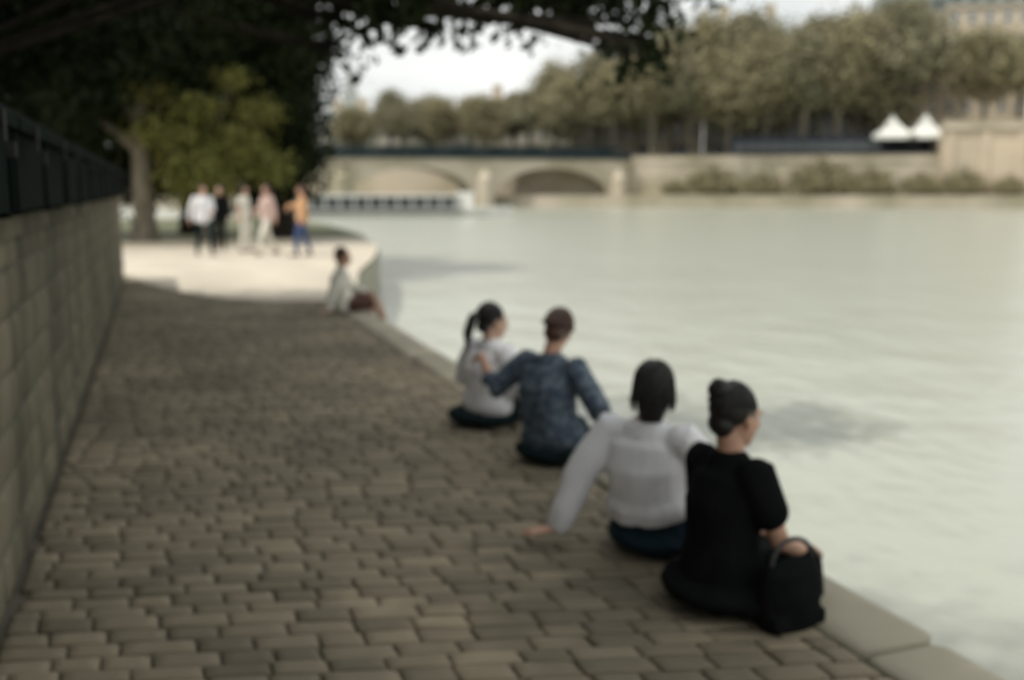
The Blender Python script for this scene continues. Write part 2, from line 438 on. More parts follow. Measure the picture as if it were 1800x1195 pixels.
def tree(name, loc, trunk_h, trunk_r, blobs, leafm, barkm, leaf, seed, label, cat='tree', group=None, lean=(0, 0), lk=1.0):
    rr = random.Random(seed); root = empty(name, loc)
    b = MB(); pts = []
    for i in range(6):
        q = i / 5; pts.append((Vector((lean[0] * q + rr.uniform(-.04, .04) * trunk_h * .3, lean[1] * q + rr.uniform(-.04, .04) * trunk_h * .3, -.05 + trunk_h * q)), trunk_r * (1.35 if i == 0 else 1 - .35 * q)))
    b.limb(pts, 12); top = pts[-1][0]
    for k, (cx, cy, cz, rx, ry, rz, n) in enumerate(blobs):
        e = Vector((cx, cy, cz)); st = pts[rr.choice((3, 4, 5))][0] if trunk_h > 1 else top
        mid = (st + e) / 2 + Vector((rr.uniform(-.2, .2), rr.uniform(-.2, .2), .12 * (e - st).length))
        b.limb([(st, trunk_r * .5 * lk), (mid, trunk_r * .32 * lk), (e, trunk_r * .14 * lk)], 7)
        for _ in range(4):
            d = Vector((rr.uniform(-1, 1) * rx, rr.uniform(-1, 1) * ry, rr.uniform(-.5, 1) * rz)) * .8
            b.limb([(e * .6 + mid * .4, trunk_r * .16), (e + d * .5 + Vector((0, 0, .1 * rz)), trunk_r * .09), (e + d, trunk_r * .03)], 5)
    b.build('trunk', barkm, root, smooth=True)
    leaf_cloud('crown', leafm, root, blobs, leaf, seed)
    tag(root, label, cat, group)
    return root

# near trees standing behind the wall, their crowns reaching over the quay
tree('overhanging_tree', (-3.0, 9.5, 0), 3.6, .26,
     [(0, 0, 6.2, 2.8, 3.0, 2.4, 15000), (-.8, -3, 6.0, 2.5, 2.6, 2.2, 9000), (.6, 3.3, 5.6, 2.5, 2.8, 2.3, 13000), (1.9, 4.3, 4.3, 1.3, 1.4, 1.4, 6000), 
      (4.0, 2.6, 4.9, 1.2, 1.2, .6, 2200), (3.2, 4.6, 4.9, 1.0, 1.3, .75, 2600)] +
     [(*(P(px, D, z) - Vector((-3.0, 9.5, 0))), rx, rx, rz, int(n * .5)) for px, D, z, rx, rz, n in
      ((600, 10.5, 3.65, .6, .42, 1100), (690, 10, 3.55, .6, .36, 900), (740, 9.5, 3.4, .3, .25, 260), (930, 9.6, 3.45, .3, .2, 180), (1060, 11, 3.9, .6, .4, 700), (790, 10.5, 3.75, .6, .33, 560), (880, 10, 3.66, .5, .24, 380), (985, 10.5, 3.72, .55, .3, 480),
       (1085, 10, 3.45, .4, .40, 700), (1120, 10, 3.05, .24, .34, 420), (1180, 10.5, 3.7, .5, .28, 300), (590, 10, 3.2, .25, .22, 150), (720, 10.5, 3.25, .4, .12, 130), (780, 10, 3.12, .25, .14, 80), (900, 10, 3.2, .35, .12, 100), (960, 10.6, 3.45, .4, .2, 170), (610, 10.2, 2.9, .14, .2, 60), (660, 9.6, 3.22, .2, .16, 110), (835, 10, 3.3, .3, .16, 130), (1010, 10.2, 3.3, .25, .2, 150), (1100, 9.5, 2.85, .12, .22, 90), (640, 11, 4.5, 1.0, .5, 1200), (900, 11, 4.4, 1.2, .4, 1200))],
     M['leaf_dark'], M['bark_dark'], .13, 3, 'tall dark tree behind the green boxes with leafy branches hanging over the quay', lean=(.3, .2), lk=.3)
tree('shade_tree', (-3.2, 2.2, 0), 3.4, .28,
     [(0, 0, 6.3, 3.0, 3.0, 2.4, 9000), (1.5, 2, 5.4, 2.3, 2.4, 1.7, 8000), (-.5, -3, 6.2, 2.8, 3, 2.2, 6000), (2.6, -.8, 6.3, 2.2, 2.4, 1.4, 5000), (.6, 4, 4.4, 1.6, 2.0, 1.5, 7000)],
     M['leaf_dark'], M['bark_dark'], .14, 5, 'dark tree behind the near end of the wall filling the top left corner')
hb = []
for i in range(14):
    hb.append((rng.uniform(-.15, .15), -7 + i * 1.15, 1.9 + rng.uniform(-.1, .2), .55, .85, 1.6 + rng.uniform(-.2, .25), 3600))
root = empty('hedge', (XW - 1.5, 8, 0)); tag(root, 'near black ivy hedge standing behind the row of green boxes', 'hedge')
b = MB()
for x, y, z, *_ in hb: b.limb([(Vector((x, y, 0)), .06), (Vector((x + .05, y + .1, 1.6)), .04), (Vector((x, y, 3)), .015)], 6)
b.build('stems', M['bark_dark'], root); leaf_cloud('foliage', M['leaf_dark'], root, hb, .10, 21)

# trees where the quay opens out
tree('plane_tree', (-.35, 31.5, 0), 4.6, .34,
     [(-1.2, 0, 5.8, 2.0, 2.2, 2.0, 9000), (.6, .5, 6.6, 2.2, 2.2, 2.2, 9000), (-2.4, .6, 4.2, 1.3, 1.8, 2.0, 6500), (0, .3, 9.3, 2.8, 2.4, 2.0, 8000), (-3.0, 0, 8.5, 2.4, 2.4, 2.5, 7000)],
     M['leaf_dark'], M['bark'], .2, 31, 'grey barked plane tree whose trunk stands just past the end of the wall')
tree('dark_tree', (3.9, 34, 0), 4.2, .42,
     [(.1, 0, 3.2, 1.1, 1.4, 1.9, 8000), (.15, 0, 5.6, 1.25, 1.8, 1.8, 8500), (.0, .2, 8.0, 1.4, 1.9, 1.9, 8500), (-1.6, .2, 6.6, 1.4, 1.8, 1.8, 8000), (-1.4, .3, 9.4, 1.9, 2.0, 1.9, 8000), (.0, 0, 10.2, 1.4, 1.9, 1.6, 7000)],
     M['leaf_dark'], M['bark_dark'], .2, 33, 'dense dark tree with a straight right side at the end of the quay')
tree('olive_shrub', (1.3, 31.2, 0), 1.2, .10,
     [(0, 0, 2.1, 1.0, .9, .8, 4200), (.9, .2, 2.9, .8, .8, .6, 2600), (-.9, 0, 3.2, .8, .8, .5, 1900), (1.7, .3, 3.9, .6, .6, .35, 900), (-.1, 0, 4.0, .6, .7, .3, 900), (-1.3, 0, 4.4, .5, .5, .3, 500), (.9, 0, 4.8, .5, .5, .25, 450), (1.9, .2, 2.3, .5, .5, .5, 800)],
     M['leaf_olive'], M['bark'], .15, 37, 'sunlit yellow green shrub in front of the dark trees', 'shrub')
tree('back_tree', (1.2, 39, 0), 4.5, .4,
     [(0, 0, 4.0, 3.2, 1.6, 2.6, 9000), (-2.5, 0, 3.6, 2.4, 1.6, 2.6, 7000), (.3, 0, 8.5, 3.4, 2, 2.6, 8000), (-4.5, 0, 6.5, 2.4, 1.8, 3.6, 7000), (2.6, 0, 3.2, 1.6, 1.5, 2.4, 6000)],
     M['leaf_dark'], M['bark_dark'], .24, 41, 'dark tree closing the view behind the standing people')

# ------------------------------------------------------------ people
def elbow(s, h, l1, l2, hint):
    s, h = Vector(s), Vector(h); d = h - s; D = min(d.length, (l1 + l2) * .995); u = d.normalized()
    a = (l1 * l1 - l2 * l2 + D * D) / (2 * D); hh = math.sqrt(max(0, l1 * l1 - a * a))
    v = Vector(hint); v = (v - u * v.dot(u)).normalized()
    return s + u * a + v * hh, s + u * D

def hand(b, wrist, d, nrm, left, curl=.35, r=.0085, k=1.0):
    """palm and five separate fingers; d = finger direction, nrm = back of the hand"""
    d = Vector(d).normalized(); nrm = Vector(nrm); nrm = (nrm - d * nrm.dot(d)).normalized()
    s = d.cross(nrm) * (1 if left else -1)           # towards the thumb
    w_ = Vector(wrist)
    b.loft([(w_, .027 * k, .019 * k), (w_ + d * .03 * k, .034 * k, .017 * k), (w_ + d * .075 * k, .042 * k, .014 * k), (w_ + d * .088 * k, .038 * k, .011 * k)], s, 14)
    for q, (off, ln) in enumerate(((.031, .068), (.0105, .076), (-.0105, .071), (-.031, .056))):
        p = w_ + (d * (.086 - abs(off) * .15) + s * off) * k; a = 0; dirv = (d + s * off * 4.5).normalized(); pts = [(p - d * .012, r * 1.1)]
        c = curl * (1 + .12 * q)
        for seg, fr in enumerate((.45, .30, .25)):
            a += c * (.6, 1.0, .8)[seg]
            p = p + (dirv * math.cos(a) - nrm * math.sin(a)) * ln * fr * k; pts.append((p, r * (1 - .1 * seg)))
        b.limb(pts, 8)
    p = w_ + (d * .022 + s * .024) * k
    t1 = p + (d * .6 + s * .75 - nrm * .25).normalized() * .038 * k; t2 = t1 + (d * .85 + s * .4 - nrm * .35).normalized() * .032 * k
    t3 = t2 + (d * 1 + s * .1 - nrm * .35).normalized() * .024 * k
    b.limb([(p - s * .01, r * 1.5), (t1, r * 1.25), (t2, r * 1.08), (t3, r * .85)], 8)

def person(loc, yaw, label, J, skinm, hairm, top, bottom, vox=.007, group=None, hairstyle='short', sleeves='long',
           skirt=None, wid=1.0, seed=1, loose=.018, shoes=True, toptag=None, wr=.006):
    root = empty('person', loc, yaw); tag(root, label, 'person', group)
    V3 = Vector
    pel, chest, neck, head = V3(J['pelvis']), V3(J['chest']), V3(J['neck']), V3(J['head'])
    up = (neck - pel).normalized()
    side = V3(J.get('side', (0, 1, 0))).normalized()
    shw = .165 * wid
    sh = {+1: neck + side * shw - up * .035, -1: neck - side * shw - up * .035}
    if 'sh_drop' in J: sh[-1] = sh[-1] - up * J['sh_drop']; sh[1] = sh[1] + up * J['sh_drop']
    hip = {+1: pel + V3((0, .085 * wid, -.01)), -1: pel + V3((0, -.085 * wid, -.01))}
    if 'hipside' in J: hip = {s: pel + V3(J['hipside']) * s * .085 * wid for s in (1, -1)}
    # arms and legs
    arm = {}
    for s in (1, -1):
        e, h = elbow(sh[s], J['hand'][s], .275, .25, J['elbow'][s]); arm[s] = (sh[s], e, h)
    leg = {}
    for s in (1, -1):
        kx, ax = V3(J['knee'][s]), V3(J['ankle'][s]); leg[s] = (hip[s], kx, ax)
    hf = V3(J.get('face', (1, 0, 0))).normalized()           # where the face looks
    hu = V3(J.get('headup', (0, 0, 1))); hu = (hu - hf * hu.dot(hf)).normalized(); hs = hu.cross(hf)
    Rm = Matrix((hf, hs, hu)).transposed()
    H = lambda x, y, z: head + Rm @ V3((x, y, z))
    waist = pel.lerp(chest, .5)
    b = MB()
    b.loft([(pel - up * .02, .150 * wid, .105), (pel + up * .07, .148 * wid, .105), (waist, .125 * wid, .092), (chest, .150 * wid, .108),
            (neck - up * .08, .155 * wid, .095), (neck - up * .03, .10 * wid, .07)], side, 20)
    b.loft([(neck - up * .06, .062, .058), (neck + up * .01, .052, .052), (H(-.02, 0, -.07), .050, .054), (H(-.015, 0, -.02), .045, .05)], side, 14)
    # head: skull, face, jaw, nose, lips, brow, ears
    b.ell(H(-.018, 0, .03), .095, .074, .088, Rm, 20); b.ell(H(.015, 0, -.01), .075, .064, .098, Rm, 20)
    b.ell(H(.040, 0, -.075), .042, .043, .036, Rm); b.ell(H(.02, 0, -.055), .06, .054, .05, Rm)
    b.loft([(H(.082, 0, .018), .008, .008), (H(.100, 0, -.012), .012, .012), (H(.102, 0, -.026), .016, .012)], hs, 10)
    b.loft([(H(.083, -.020, -.055), .006, .007), (H(.090, 0, -.053), .010, .010), (H(.083, .020, -.055), .006, .007)], hu, 8)
    for s in (1, -1):
        b.loft([(H(.083, s * .012, .033), .008, .007), (H(.078, s * .045, .035), .007, .007)], hu, 8)
        b.loft([(H(-.008, s * .073, .025), .012, .008), (H(-.010, s * .079, .0), .014, .008), (H(-.002, s * .074, -.025), .009, .007)], hf, 8)
        S_, E_, W_ = arm[s]
        b.limb([(neck - up * .055 + side * s * .06, .05), (S_, .052), (S_.lerp(E_, .4), .044), (E_, .036), (E_.lerp(W_, .35), .037), (W_, .025)])
        hd = V3(J['hdir'][s]); hn = V3(J['hnrm'][s])
        hand(b, W_, hd, hn, s == 1, J.get('curl', {1: .35, -1: .35})[s])
        A, K, N_ = leg[s]
        b.limb([(A, .088 * wid), (A.lerp(K, .45), .075), (K, .054), (K.lerp(N_, .3), .055), (N_, .036)])
        fd = V3(J['foot'][s]).normalized()
        b.loft([(N_ - fd * .035 - V3((0, 0, .05)) * J.get('fd', 1), .03, .03), (N_ + fd * .05 - V3((0, 0, .045)), .036, .03), (N_ + fd * .14 - V3((0, 0, .06)), .04, .018)], fd.cross(V3((0, 0, 1))), 12)
    body = skin(b, 'body', skinm, root, vox, 5)
    for s in (1, -1):
        e = MB(); e.ell(H(.074, s * .03, .012), .013, .0135, .012, None, 12); e.build('eye', M['eye'], body, smooth=True)
    # hair
    b = MB(); r2 = random.Random(seed)
    b.ell(H(-.030, 0, .042), .098, .084, .092, Rm, 20)
    if hairstyle == 'long':
        b.loft([(H(-.05, 0, .03), .082, .07), (H(-.075, 0, -.07), .08, .055), (H(-.085, 0, -.17), .07, .04), (H(-.085, 0, -.25), .045, .025)], hs, 16)
    if hairstyle == 'bob':
        b.loft([(H(-.04, 0, .03), .080, .07), (H(-.05, 0, -.05), .070, .054), (H(-.055, 0, -.115), .048, .036)], hs, 16)
    if hairstyle == 'bun':
        b.ell(H(-.105, 0, .10), .045, .048, .045, Rm); b.ell(H(-.07, 0, -.03), .05, .06, .05, Rm)
    if hairstyle == 'tail':
        b.limb([(H(-.10, 0, .05), .034), (H(-.16, 0, .02), .036), (H(-.185, 0, -.08), .034), (H(-.175, 0, -.20), .012)])
        b.ell(H(-.07, 0, -.03), .05, .06, .05, Rm)
    if hairstyle == 'short':
        b.ell(H(-.065, 0, -.02), .055, .066, .06, Rm)
    cap = skin(b, 'hair', hairm, root, .006 if vox < .009 else .012, 2, .006, 22, seed, stretch=(1, 1, .35)); b = MB()
    n = 420 if vox < .009 else 30
    for i in range(n):
        th = r2.uniform(PI * .42, PI * 1.58); zt = r2.uniform(.2, 1)
        drop = {'long': .2, 'bob': .12, 'tail': .0, 'bun': .0, 'short': .03}[hairstyle] * r2.uniform(.5, 1.1)
        pts = []
        for q in range(5):
            pz = PI * (.06 + .42 * q / 4 * (1.0))
            rr = 1.01 + .06 * r2.random()
            pts.append(H(-.030 + .098 * rr * math.sin(pz) * math.cos(th + .1 * q), .084 * rr * math.sin(pz) * math.sin(th + .1 * q), .042 + .092 * rr * math.cos(pz)))
        if drop > .02: pts.append(pts[-1] - hu * drop + hf * r2.uniform(-.03, .01) + hs * r2.uniform(-.012, .012))
        b.tube(pts, .0034, .0012, 4)
    b.build('loose_strands', hairm, cap, smooth=True)
    # top
    g = loose; b = MB()
    lo = J.get('hem', .0)
    b.loft([(pel + up * (.015 - lo), .158 * wid + g * 1.7, .118 + g * 1.3), (pel + up * .08, .152 * wid + g * 1.6, .115 + g * 1.2), (waist, .132 * wid + g * 1.3, .10 + g * 1.3),
            (chest, .152 * wid + g, .112 + g), (neck - up * .075, .156 * wid + g * .7, .097 + g * .7), (neck - up * .035, .10 * wid + g * .5, .072 + g * .5)], side, 20)
    for s in (1, -1):
        S_, E_, W_ = arm[s]
        if sleeves == 'none': continue
        b.ell(S_ - up * .012, .062 + g * .5, .060 + g * .5, .062 + g * .5)
        pts = [(neck - up * .055 + side * s * .06, .052 + g * .5), (S_, .055 + g * .8), (S_.lerp(E_, .55), .047 + g)]
        if sleeves in ('long', 'rolled'): pts += [(E_, .040 + g), (E_.lerp(W_, .25), .041 + g * .9)]
        if sleeves == 'long': pts += [(E_.lerp(W_, .9), .031 + g * .6)]
        b.limb(pts)
    t = skin(b, 'dress' if skirt == 'dress' else 'shirt', top, root, vox * 1.3, 4, wr, 8, seed, stretch=(1.1, 1.3, .5))
    # trousers or skirt
    b = MB()
    b.loft([(pel - up * .03, .158 * wid, .115), (pel + up * .06, .155 * wid, .112), (pel + up * .11, .140 * wid, .104)], side, 18)
    if skirt:
        for s in (1, -1):
            A, K, N_ = leg[s]
            b.limb([(A, .105 * wid), (A.lerp(K, .5), .098), (K, .085)])
            if J.get('skirtlong', True): b.limb([(K, .085), (K.lerp(N_, .6), .075), (K.lerp(N_, .85), .065)])
        A, K, N_ = leg[1]; A2, K2, N2 = leg[-1]
        b.loft([(A.lerp(A2, .5), .15, .085), (K.lerp(K2, .5), (K - K2).length / 2, .06)], side, 16)
    else:
        for s in (1, -1):
            A, K, N_ = leg[s]; c = J.get('cuff', .93)
            pts = [(A, .096 * wid), (A.lerp(K, .45), .086), (K, .069)]
            if c > .3: pts += [(K.lerp(N_, .35), .068), (K.lerp(N_, c), .052)]
            else: pts = [(A, .1 * wid), (A.lerp(K, .45), .092), (A.lerp(K, .8), .082)]
            b.limb(pts)
    for c, rx, ry, rz in J.get('drape', []): b.ell(c, rx, ry, rz)
    skin(b, 'skirt' if skirt else 'trousers', bottom, root, vox * 1.3, 4, .005, 9, seed + 5)
    if shoes:
        for s in (1, -1):
            N_ = leg[s][2]; fd = V3(J['foot'][s]).normalized(); b = MB(); sd_ = fd.cross(V3((0, 0, 1)))
            b.loft([(N_ - fd * .03 - V3((0, 0, .055)), .036, .034), (N_ + fd * .06 - V3((0, 0, .055)), .043, .033), (N_ + fd * .15 - V3((0, 0, .068)), .044, .022)], sd_, 14)
            b.loft([(N_ - fd * .045 - V3((0, 0, .088)), .036, .010), (N_ + fd * .155 - V3((0, 0, .09)), .045, .010)], sd_, 12)
            b.build('shoe', M['sole'], root, smooth=True)
    return root

def pair(a_, b_): return {1: a_, -1: b_}
G5 = 'people sitting on the quay edge'
# seated at the edge, seen from behind, nearest first
J1 = dict(pelvis=(-.02, 0, .11), chest=(-.01, .0, .40), neck=(.015, 0, .575), head=(.045, 0, .725), face=(1, -.1, -.18),
          hand=pair((.30, .13, .19), (.30, -.12, .19)), elbow=pair((-.5, .6, -.5), (-.5, -.5, -.5)), hdir=pair((1, -.3, -.2), (1, .3, -.2)),
          hnrm=pair((0, .2, 1), (0, -.2, 1)), knee=pair((.34, .17, .12), (.31, -.10, .13)), ankle=pair((.47, .16, -.22), (.42, -.08, -.24)),
          foot=pair((1, .1, 0), (1, -.1, 0)), hem=.03, drape=[((.0, .0, .075), .24, .26, .075), ((.05, -.1, .07), .22, .2, .07)])
person((2.0, 3.2, .018), R_(12), 'person in black with pinned dark hair, sitting nearest the camera', J1, M['skin'], M['hair_black'],
       M['black_cloth'], M['black_cloth'], hairstyle='bun', sleeves='short', skirt='dress', wid=.86, loose=.027, seed=3, group=G5)
J2 = dict(pelvis=(-.02, 0, .11), chest=(-.07, .02, .40), neck=(-.075, .02, .575), head=(-.035, .0, .725), face=(1, .25, -.05),
          hand=pair((-.20, .40, .065), (.26, -.16, .20)), elbow=pair((-.9, .5, .25), (-.3, -.9, -.3)), hdir=pair((-.6, .8, -.12), (1, .3, -.15)),
          hnrm=pair((0, 0, 1), (0, 0, 1)), curl=pair(.08, .4), hipx=0, knee=pair((.40, .13, .12), (.42, -.10, .12)), ankle=pair((.52, .12, -.27), (.50, -.10, -.27)),
          foot=pair((1, .1, 0), (1, -.1, 0)), hem=-.085, drape=[((-.02, .0, .07), .16, .22, .075), ((.12, .16, .07), .2, .1, .065)])
person((2.02, 3.80, .018), R_(36), 'person in loose white shirt and dark jeans leaning on one hand', J2, M['skin'], M['hair_black'],
       M['white_cloth'], M['denim'], hairstyle='bob', sleeves='long', wid=1.05, seed=5, loose=.034, group=G5, wr=.010)
J3 = dict(pelvis=(-.02, 0, .115), chest=(-.01, .06, .42), neck=(.04, .07, .60), head=(.11, .07, .755), face=(1, .45, -.35), headup=(.2, -.1, 1),
          hand=pair((.0, .60, .56), (.22, -.18, .24)), elbow=pair((-.4, .2, -.8), (-.6, -.8, -.2)), hdir=pair((.3, 1, -.3), (1, .3, -.2)),
          hnrm=pair((-.5, .1, .9), (0, 0, 1)), knee=pair((.40, .14, .12), (.42, -.14, .12)), ankle=pair((.54, .12, -.27), (.52, -.12, -.27)),
          foot=pair((1, .1, 0), (1, -.1, 0)), hem=-.03, drape=[((-.03, .05, .065), .15, .21, .07)])
person((2.14, 5.30, .018), R_(28), 'brown haired seated person in patterned blue shirt with one arm stretched out', J3, M['skin'], M['hair_brown'],
       M['blue_shirt'], M['teal_cloth'], hairstyle='short', sleeves='rolled', wid=1.12, seed=7, loose=.026, group=G5, wr=.008)
J4 = dict(pelvis=(-.02, 0, .11), chest=(-.03, -.02, .39), neck=(-.02, -.03, .555), head=(.01, -.035, .70), face=(1, -.3, -.1),
          hand=pair((.20, .16, .20), (.24, -.14, .20)), elbow=pair((-.6, .7, -.3), (-.6, -.7, -.3)), hdir=pair((1, -.3, -.2), (1, .3, -.2)),
          hnrm=pair((0, 0, 1), (0, 0, 1)), knee=pair((.38, .12, .12), (.40, -.10, .12)), ankle=pair((.50, .12, -.25), (.50, -.10, -.25)),
          foot=pair((1, .1, 0), (1, -.1, 0)), hem=-.03, drape=[((-.05, .05, .06), .2, .26, .065)])
person((2.08, 6.35, .018), R_(22), 'seated person in white blouse and dark skirt with a black ponytail', J4, M['skin_pale'], M['hair_black'],
       M['white_cloth'], M['teal_cloth'], hairstyle='tail', sleeves='long', skirt='skirt', wid=.98, seed=9, loose=.030, group=G5, wr=.009)
J5 = dict(pelvis=(-.02, 0, .11), chest=(-.05, 0, .40), neck=(-.03, 0, .565), head=(.01, 0, .715), face=(1, -.3, -.1),
          hand=pair((.30, .10, .24), (-.22, -.30, .065)), elbow=pair((-.3, .8, -.3), (-.8, -.3, .1)), hdir=pair((1, -.3, -.1), (-.8, -.4, -.1)),
          hnrm=pair((0, 0, 1), (0, 0, 1)), knee=pair((.40, .14, .20), (.42, -.12, .13)), ankle=pair((.34, .14, -.16), (.54, -.10, -.25)),
          foot=pair((1, .1, 0), (1, -.1, 0)), hem=.03, cuff=.2)
person((2.25, 13.0, .018), R_(-5), 'distant person in pale top and brown shorts sitting alone by the sunlit ground', J5, M['skin'], M['hair_brown'],
       M['cream_cloth'], M['brown_cloth'], vox=.010, hairstyle='short', sleeves='long', wid=1.0, seed=11, loose=.022, group=G5)

# black shoulder bag on the stones beside the nearest person
root = empty('bag', (2.13, 2.95, .018), R_(100)); root.scale = (.92, .92, .92); tag(root, 'black bag standing on the stones beside the person in black', 'bag')
b = MB(); b.loft([((0, 0, .02), .15, .075), ((0, 0, .12), .155, .085), ((0, 0, .22), .14, .06), ((0, 0, .25), .13, .03)], (0, 1, 0), 18)
b.box(-.07, -.14, .0, .07, .14, .06)
skin(b, 'bag_body', M['black_cloth'], root, .009, 4, .006, 9, 2)
b = MB(); b.tube([Vector((0, .11 * math.cos(t), .25 + .10 * math.sin(t))) for t in [PI * k / 10 for k in range(11)]], .010, .010, 8)
b.build('handle', M['sole'], root, smooth=True)

# standing group under the trees
def stand(seed, gait=.08, lh=(.05, .26, .82), rh=(.05, -.26, .82), turn=(1, 0, 0)):
    return dict(pelvis=(0, 0, .93), chest=(.0, 0, 1.22), neck=(-.01, 0, 1.43), head=(.02, 0, 1.585), face=turn,
                hand=pair(lh, rh), elbow=pair((-.8, .4, -.2), (-.8, -.4, -.2)), hdir=pair((.1, 0, -1), (.1, 0, -1)), hnrm=pair((0, 1, 0), (0, -1, 0)),
                knee=pair((gait + .02, .10, .50), (-gait * .4 + .02, -.10, .50)), ankle=pair((gait * 1.3, .11, .10), (-gait * 1.4, -.11, .10)),
                foot=pair((1, .15, 0), (1, -.15, 0)), hem=.05)
G6 = 'people standing under the trees'
for (x, y, yw, lab, tp, bt, hm, hs_, slv, lh, rh, wd, gt) in [
    (1.05, 25.6, -70, 'standing person in bright white shirt, leftmost under the trees', 'white_cloth', 'teal_cloth', 'hair_brown', 'short', 'long', (.25, .12, 1.15), (-.1, -.33, .86), 1.25, .16),
    (1.55, 27.6, -100, 'standing person dressed all in black among the group under the trees', 'black_cloth', 'black_cloth', 'hair_black', 'short', 'long', (.15, .26, .86), (-.1, -.26, .84), 1.05, .22),
    (2.1, 26.6, -30, 'standing long haired person in cream top and cream trousers under the trees', 'cream_cloth', 'cream_cloth', 'hair_black', 'long', 'short', (.2, .2, 1.0), (-.08, -.26, .82), .95, .05),
    (2.55, 25.4, -150, 'standing person in dusty pink top and cream trousers under the trees', 'pink_cloth', 'cream_cloth', 'hair_brown', 'tail', 'long', (-.05, .28, .84), (.28, -.1, 1.1), .95, .25),
    (3.3, 24.6, 170, 'standing person in apricot top and blue trousers, rightmost under the trees', 'orange_cloth', 'blue_cloth', 'hair_brown', 'short', 'long', (.05, .26, .82), (.34, .10, 1.22), 1.05, .12)]:
    person((x, y, .0), R_(yw), lab, stand(1, gait=gt, lh=lh, rh=rh), M['skin'], M[hm], M[tp], M[bt], vox=.013, hairstyle=hs_, sleeves=slv, wid=wd,
           seed=int(x * 10), group=G6, loose=.022)

# ------------------------------------------------------------ far bank
BA, BB = P(380, 176), P(2150, 146)
bu = (BB - BA); BL = bu.length; bu.normalize(); bn = Vector((-bu.y, bu.x, 0))
if bn.dot(Vector((0, 1, 0))) < 0: bn = -bn
ang = math.atan2(bu.y, bu.x)
def F(t, d=0, z=0): q = BA + bu * t + bn * d; return Vector((q.x, q.y, z))
def tpx(px):                      # position along the bank of a column of the photo
    d = P(px, 1); n_ = (BA.x * bu.y - BA.y * bu.x) / (d.x * bu.y - d.y * bu.x); q = d * n_; return (q - Vector((BA.x, BA.y, 0))).dot(bu)
FM = Matrix.Translation(BA) @ Matrix.Rotation(ang, 4, 'Z')
if (FM.to_3x3() @ Vector((0, 1, 0))).dot(bn) < 0: bn = bn  # y axis points away from the river
# lower quay, embankment wall, upper land
b = MB(); b.box(-60, 0, ZW - 1, BL + 60, 9, ZW + 1.9, FM); tag(b.build('lower_quay', M['embank']), kind='structure')
b = MB(); b.box(-60, 9, ZW - 1, BL + 60, 400, 6.0, FM); tag(b.build('upper_bank', M['embank']), kind='structure')
b = MB(); b.box(-60, 9.4, 6.004, BL + 60, 23, 6.008, FM); tag(b.build('road', mat('asphalt', (.06, .06, .058), (.05, .05, .048), 1, .9)), kind='structure')
root = empty('embankment_wall', F(0)); root.rotation_euler.z = ang; tag(root, 'long pale stone embankment wall with parapet along the far bank', 'wall')
b = MB()
for i in range(14):
    L0 = -60 + i * (BL + 120) / 14; b.box(L0 + .02, 8.55, ZW + 1.9, L0 + (BL + 120) / 14 - .02, 8.99, 6.1, tint=rng.random())
b.build('wall_face', M['limestone'], root)
b = MB(); b.box(-60, 8.4, 6.1, BL + 60, 9.0, 6.4); b.box(-60, 8.6, 6.4, BL + 60, 8.95, 7.1); b.box(-60, 8.5, 7.1, BL + 60, 9.05, 7.25)
b.build('parapet', M['limestone'], root)

# raised stone terrace at the right end of the far bank
x0 = tpx(1662); root = empty('terrace_wall', F(x0)); root.rotation_euler.z = ang; tag(root, 'high warm sunlit stone terrace wall on the far bank at the right edge', 'wall')
b = MB(); b.box(0, 7.2, ZW + 1.9, 46, 23, 11.0)
for k in range(9): b.box(.6 + k * 5.2, 6.9, ZW + 1.9, 1.8 + k * 5.2, 7.197, 10.6)
b.build('wall_face', M['facade3'], root)
b = MB(); b.box(-.3, 6.7, 11.003, 46, 7.5, 11.3); b.box(-.2, 6.9, 11.3, 46, 7.2, 12.2); b.box(-.3, 6.8, 12.2, 46, 7.3, 12.4); b.build('parapet', M['limestone'], root)

